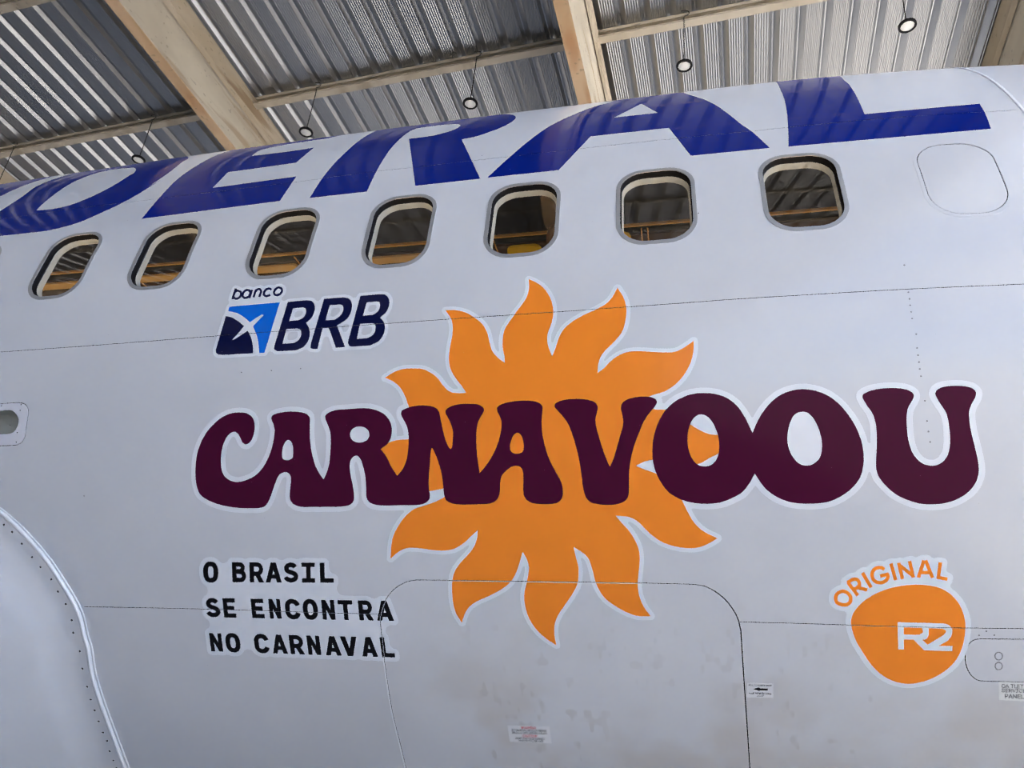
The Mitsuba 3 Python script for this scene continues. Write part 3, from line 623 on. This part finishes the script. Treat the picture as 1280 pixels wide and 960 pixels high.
# round sponsor emblem
spon = A+'__sponsor_emblem'; labels[spon] = {'label': 'orange rounded emblem with white sign and arched lettering'}
blob = ppoly('@r1 210,420 225,365 270,310 340,260 420,225 500,205 590,196 670,200 740,215 800,248 850,300 880,360 895,420 892,500 870,590 830,660 770,715 690,760 620,782 545,790 470,775 400,740 340,685 280,600 235,520')
sign = ppoly('@r2 267,240* 630,250* 675,262 703,295 703,340 672,385 595,430* 708,432* 705,472* 480,465* 395,380* 318,378* 320,458* 273,459*', ['@r2 318,282* 462,285* 470,320 440,342* 318,338*', '@r2 518,288* 628,292* 655,312 638,342* 508,420* 466,383* 500,372 517,345*'])
ow = 4.3
OR = [Polygon(curve('@o1 250,500 330,530 378,600 365,680 300,725 220,720 150,680 132,610 160,540')).difference(Polygon(curve('@o1 250,500 330,530 378,600 365,680 300,725 220,720 150,680 132,610 160,540')).buffer(-ow)),
      unary_union([stroke('@o1 318,405* 450,578*', ow), stroke('@o1 310,410* 375,368* 430,362 468,400 470,445 440,475 392,505*', ow), stroke('@o1 440,470* 575,505*', ow)]),
      stroke('@o1 512,278* 628,472*', ow),
      unary_union([stroke('@o1 805,232 760,208 700,214 655,250 640,310 660,370 705,402 765,408 825,380 852,330 845,290*', ow), stroke('@o1 862,292* 748,322*', ow)]),
      stroke('@o1 892,155* 955,375*', ow),
      unary_union([stroke('@o1 995,145* 1045,358*', ow), stroke('@o1 1140,122* 1190,338*', ow), stroke('@o1 990,165* 1192,318*', ow)]),
      unary_union([stroke('@o2 478,112* 405,338*', ow), stroke('@o2 500,112* 592,342*', ow), stroke('@o2 430,272* 565,274*', ow)]),
      unary_union([stroke('@o2 697,138* 668,352*', ow), stroke('@o2 650,334* 790,362*', ow)])]
lb, ls = lift(blob), lift(sign); lo_ = [lift(g, 2.) for g in OR]
film(unary_union([lb.buffer(.016)]+[g.buffer(.015) for g in lo_]).buffer(.01).buffer(-.01), .0003, 'border', spon, 'film_white', 'pale border')
film(lb.difference(ls), .0007, 'disc', spon, 'film_orange', 'orange rounded blob')
film(ls, .0009, 'sign', spon, 'film_white', 'white letter and figure joined')
for g in lo_: film(g, .0007, 'letter', spon, 'film_orange')

# placards
def text_poly(text, cx, cy, w, h, slope=0., bold=False):
    m = meshkit.text_mesh(text, 1.0, .1, bold); v = np.array(m.vertices); f = np.array(m.faces)
    top = (v[f][:, :, 2] > .05).all(1); f = f[top]
    mn, mx = v[:, 0].min(), v[:, 0].max()
    px = np.c_[cx+((v[:, 0]-mn)/(mx-mn)-.5)*w, cy-(v[:, 1]-.5)*h]; px[:, 1] += slope*(px[:, 0]-cx)
    return px, f
def text_on(text, frame, cx, cy, w, h, parent, mat, slope=0., bold=False):
    x0, y0, s0 = FR[frame]; px, f = text_poly(text, cx, cy, w, h, slope, bold); px = px/s0+[x0, y0]
    q = unproject(px); uq, inv = np.unique(f, return_inverse=True); q = q[uq]
    shape('text_line', parent, (S(q[:, 0], q[:, 1], .0012), inv.reshape(-1, 3)), mat, normals=S_normal(q[:, 0], q[:, 1]))
pl = A+'__warning_placard'
film(lift(ppoly('@w1 150,185* 985,205* 1030,545* 200,510*')), .0004, 'plate', pl, 'placard', 'small white warning placard with red and black text', cut=False)
for t, x, y, ww, hh, mat in [('WARNING', 570, 232, 290, 46, 'film_red'), ('CUSTOMERS DOOR WOULD BE PRESSURE', 580, 285, 710, 36, 'film_black'), ('RELEASED THRU OPENING A DOOR', 590, 335, 690, 36, 'film_black'),
                             ('CAUTION', 600, 395, 285, 46, 'film_red'), ('VERIFY DOOR IS IN CORRECT', 600, 447, 590, 36, 'film_black'), ('POSITION TO CLOSE DOOR', 615, 495, 490, 36, 'film_black')]:
    text_on(t, 'w1', x, y, ww, hh, pl, mat, .03, True)
pl = A+'__arrow_placard'
film(lift(ppoly('@a1 230,215* 1062,238* 1065,697* 232,680*')), .0004, 'plate', pl, 'placard', 'small silver placard with a black arrow', cut=False)
film(lift(ppoly('@a1 425,412* 600,362* 625,372* 640,392* 885,395* 890,455* 640,448* 620,468* 598,462*')), .0009, 'arrow', pl, 'film_black', 'black arrow', cut=False)
for t, x, y, ww, hh in [('PULL TO LOWER DOOR', 640, 290, 745, 48), ('HAND FROM BUTTON 6', 645, 550, 715, 52), ('ONLY', 650, 632, 210, 42)]:
    text_on(t, 'a1', x, y, ww, hh, pl, 'film_black', .03, True)
pl = A+'__service_placard'
film(lift(ppoly('@px 1248.6,852.3* 1300,853.5* 1300,877.5* 1248.8,875*')), .0004, 'plate', pl, 'placard_old', 'worn service placard with half peeled lettering', cut=False)
for t, x, y, ww, hh in [('OA TLET', 1265.5, 857.5, 27, 4.6), ('SERVICE', 1267, 863.2, 30, 4.4), ('PANEL', 1268, 870.3, 24, 5.0)]:
    text_on(t, 'px', x, y, ww, hh, pl, 'ink_faded', .03, True)

film(lift(stroke('@px 474.9,795 479.2,823 489.6,890 498,925 506.4,960 519,1010', 1.5)), .0003, 'door_seal', A, 'edge_white', 'white sealant line along the cargo door', cut=False)
# hatches
hp = A+'__service_hatch'
sheet_on(panelR.buffer(-.0013), -.004, .0, 'plate', hp, 'paint_white', label='flush service hatch')
for cx, cy, r in [(1248.4, 820.2, 5.3), (1248.4, 832.6, 5.1)]:
    c = lift(Point(cx, cy).buffer(r)); sheet_on(c.difference(c.buffer(-.0026)), -.0005, .0008, 'latch_ring', hp, 'rivet', .02, label='round latch outline'); sheet_on(c.buffer(-.003), -.0005, .0012, 'latch', hp, 'paint_white', .02)
ah = A+'__vent_hatch'
hole = lift(ppoly('@px -22,516.5 0,513.6* 8,512.6 15,513 20,517 23.5,524 22,533 18,539.5 13,542 0,543* -22,543.5 -30,536 -31,524'))
sheet_on(panelL.buffer(-.0012).difference(hole), -.004, .0012, 'plate', ah, 'plate_white', label='white screwed plate with an oval opening')
hc = np.array(hole.exterior.coords)[:-1]; cc = np.array(hole.centroid.coords[0])
rings = [(1., .001), (.985, -.012), (.93, -.035), (.8, -.052), (.5, -.060), (.02, -.062)]
Vb = np.vstack([S(*(cc+(hc-cc)*k).T, d) for k, d in rings]); nb = len(hc)
Fb = np.array([q for r in range(len(rings)-1) for i in range(nb) for q in ([r*nb+i, r*nb+(i+1) % nb, (r+1)*nb+(i+1) % nb], [r*nb+i, (r+1)*nb+(i+1) % nb, (r+1)*nb+i])])
shape('bowl', ah, trimesh.Trimesh(Vb, Fb, process=False), 'bowl', smooth=50, label='grey green recess')
def dots(px, r, name, parent, mat, hgt=.0012, off=0.):
    for q in px:
        c = unproject(np.array([q]))[0]
        sheet_on(Point(c).buffer(r, quad_segs=3), off-.0003, off+hgt, name, parent, mat, .05)
dots([(2.2, 507.3), (26.8, 506), (25.5, 513), (21.8, 540.5), (20.7, 552.7), (-20, 507.5), (-20, 553)], .0024, 'screw', ah, 'screw', .0008, .0012)
# rivets that show on the skin
riv = [(1130.3, 331.5), (1135.4, 365.3), (1136.9, 373.6), (1137.8, 381.5), (1139, 390), (1140, 398.4), (1145.2, 417.9), (1146.3, 435), (1147.6, 444), (1148.8, 452.5), (1149.8, 461.3), (1151.2, 470.3),
       (1156.1, 500.9), (1158.8, 526.2), (1160.5, 539.5), (1162.5, 552.4), (339.4, 463.2), (376, 460.6), (302, 465.5), (1233, 789), (1243, 794), (1224, 794.3), (873.2, 266.5), (602.5, 194.3), (105, 620)]
rs = []
for q in riv:
    c = unproject(np.array([q]))[0]; rs.append(Point(c).buffer(.0026, quad_segs=3))
for k in range(60):   # faint rows of flush rivets down the frames
    pass
sheet_on(unary_union(rs), -.0003, .0006, 'rivets', A, 'rivet', .05, kind='stuff')

# wing-to-body fairing at the lower left
EDGE = curve('@f1 -320,-90 -160,-10 0,100 120,205 220,310 320,430 420,580 500,715 540,810 573,950 @f2 590,150 620,330 670,500 720,640 780,800 840,960 @px 163,975', False)
e_xs = np.vstack([unproject(dens(EDGE, 6., False)), [(-2.42, -2.18), (-2.46, -2.30), (-2.50, -2.40)]]); eline = LineString(e_xs)
fair = Polygon(list(map(tuple, e_xs))+[(e_xs[-1][0], -2.4), (-5., -2.4), (-5., e_xs[0][1])]).buffer(0)
ecoords = np.array(eline.coords)
def edist(x, s):
    x, s = np.asarray(x, float), np.asarray(s, float); p = np.stack([x.ravel(), s.ravel()], -1); best = np.full(len(p), 9.)
    for a, b in zip(ecoords[:-1], ecoords[1:]):
        ab = b-a; t = np.clip(((p-a) @ ab)/(ab @ ab), 0, 1); best = np.minimum(best, np.linalg.norm(p-a-t[:, None]*ab, axis=1))
    return best.reshape(x.shape)
def sm(a, b, x): t = np.clip((x-a)/(b-a), 0, 1); return t*t*(3-2*t)
def fairing_map(x, s, o=0.):
    d = edist(x, s)
    h = .006+.014*sm(.050, .13, d)+.36*np.clip(d-.085, 0, None)*sm(.07, .20, d)
    return S(x, s, o+h)
fr = A+'__wing_fairing'
sheet_on(fair.difference(eline.buffer(.010)), -.012, .0, 'shell', fr, 'paint_fairing', .03, fn=fairing_map, label='bulging white wing root fairing')
e3 = S(ecoords[:, 0], ecoords[:, 1], .004)
shape('edge_bead', fr, tube(e3, .0072, 10), 'edge_white', smooth=True, label='shiny white rubber edge')
e4 = LineString(e_xs).parallel_offset(.018, 'left') if False else None
off = unproject(dens(EDGE, 6., False)+np.array([4.2, -1.2])); shape('sealant', fr, tube(S(off[:, 0], off[:, 1], .001), .0028, 6), 'edge_white', smooth=True)
fs_ = [(f1x/5.3333, 620+f1y/5.3333) for f1x, f1y in [(35, 190), (90, 238), (155, 315), (222, 405), (278, 470), (350, 552), (395, 633), (447, 715), (487, 823), (497, 905)]]+[(a/5.3333, 780+b/5.3333) for a, b in [(540, 175), (558, 290), (590, 410), (612, 495), (638, 567), (665, 640), (693, 714), (720, 770), (737, 838), (762, 900), (783, 950)]]
for q in fs_:
    c = unproject(np.array([q]))[0]; sheet_on(Point(c).buffer(.0042, quad_segs=3), -.002, .0012, 'screw', fr, 'screw', .05, fn=fairing_map)
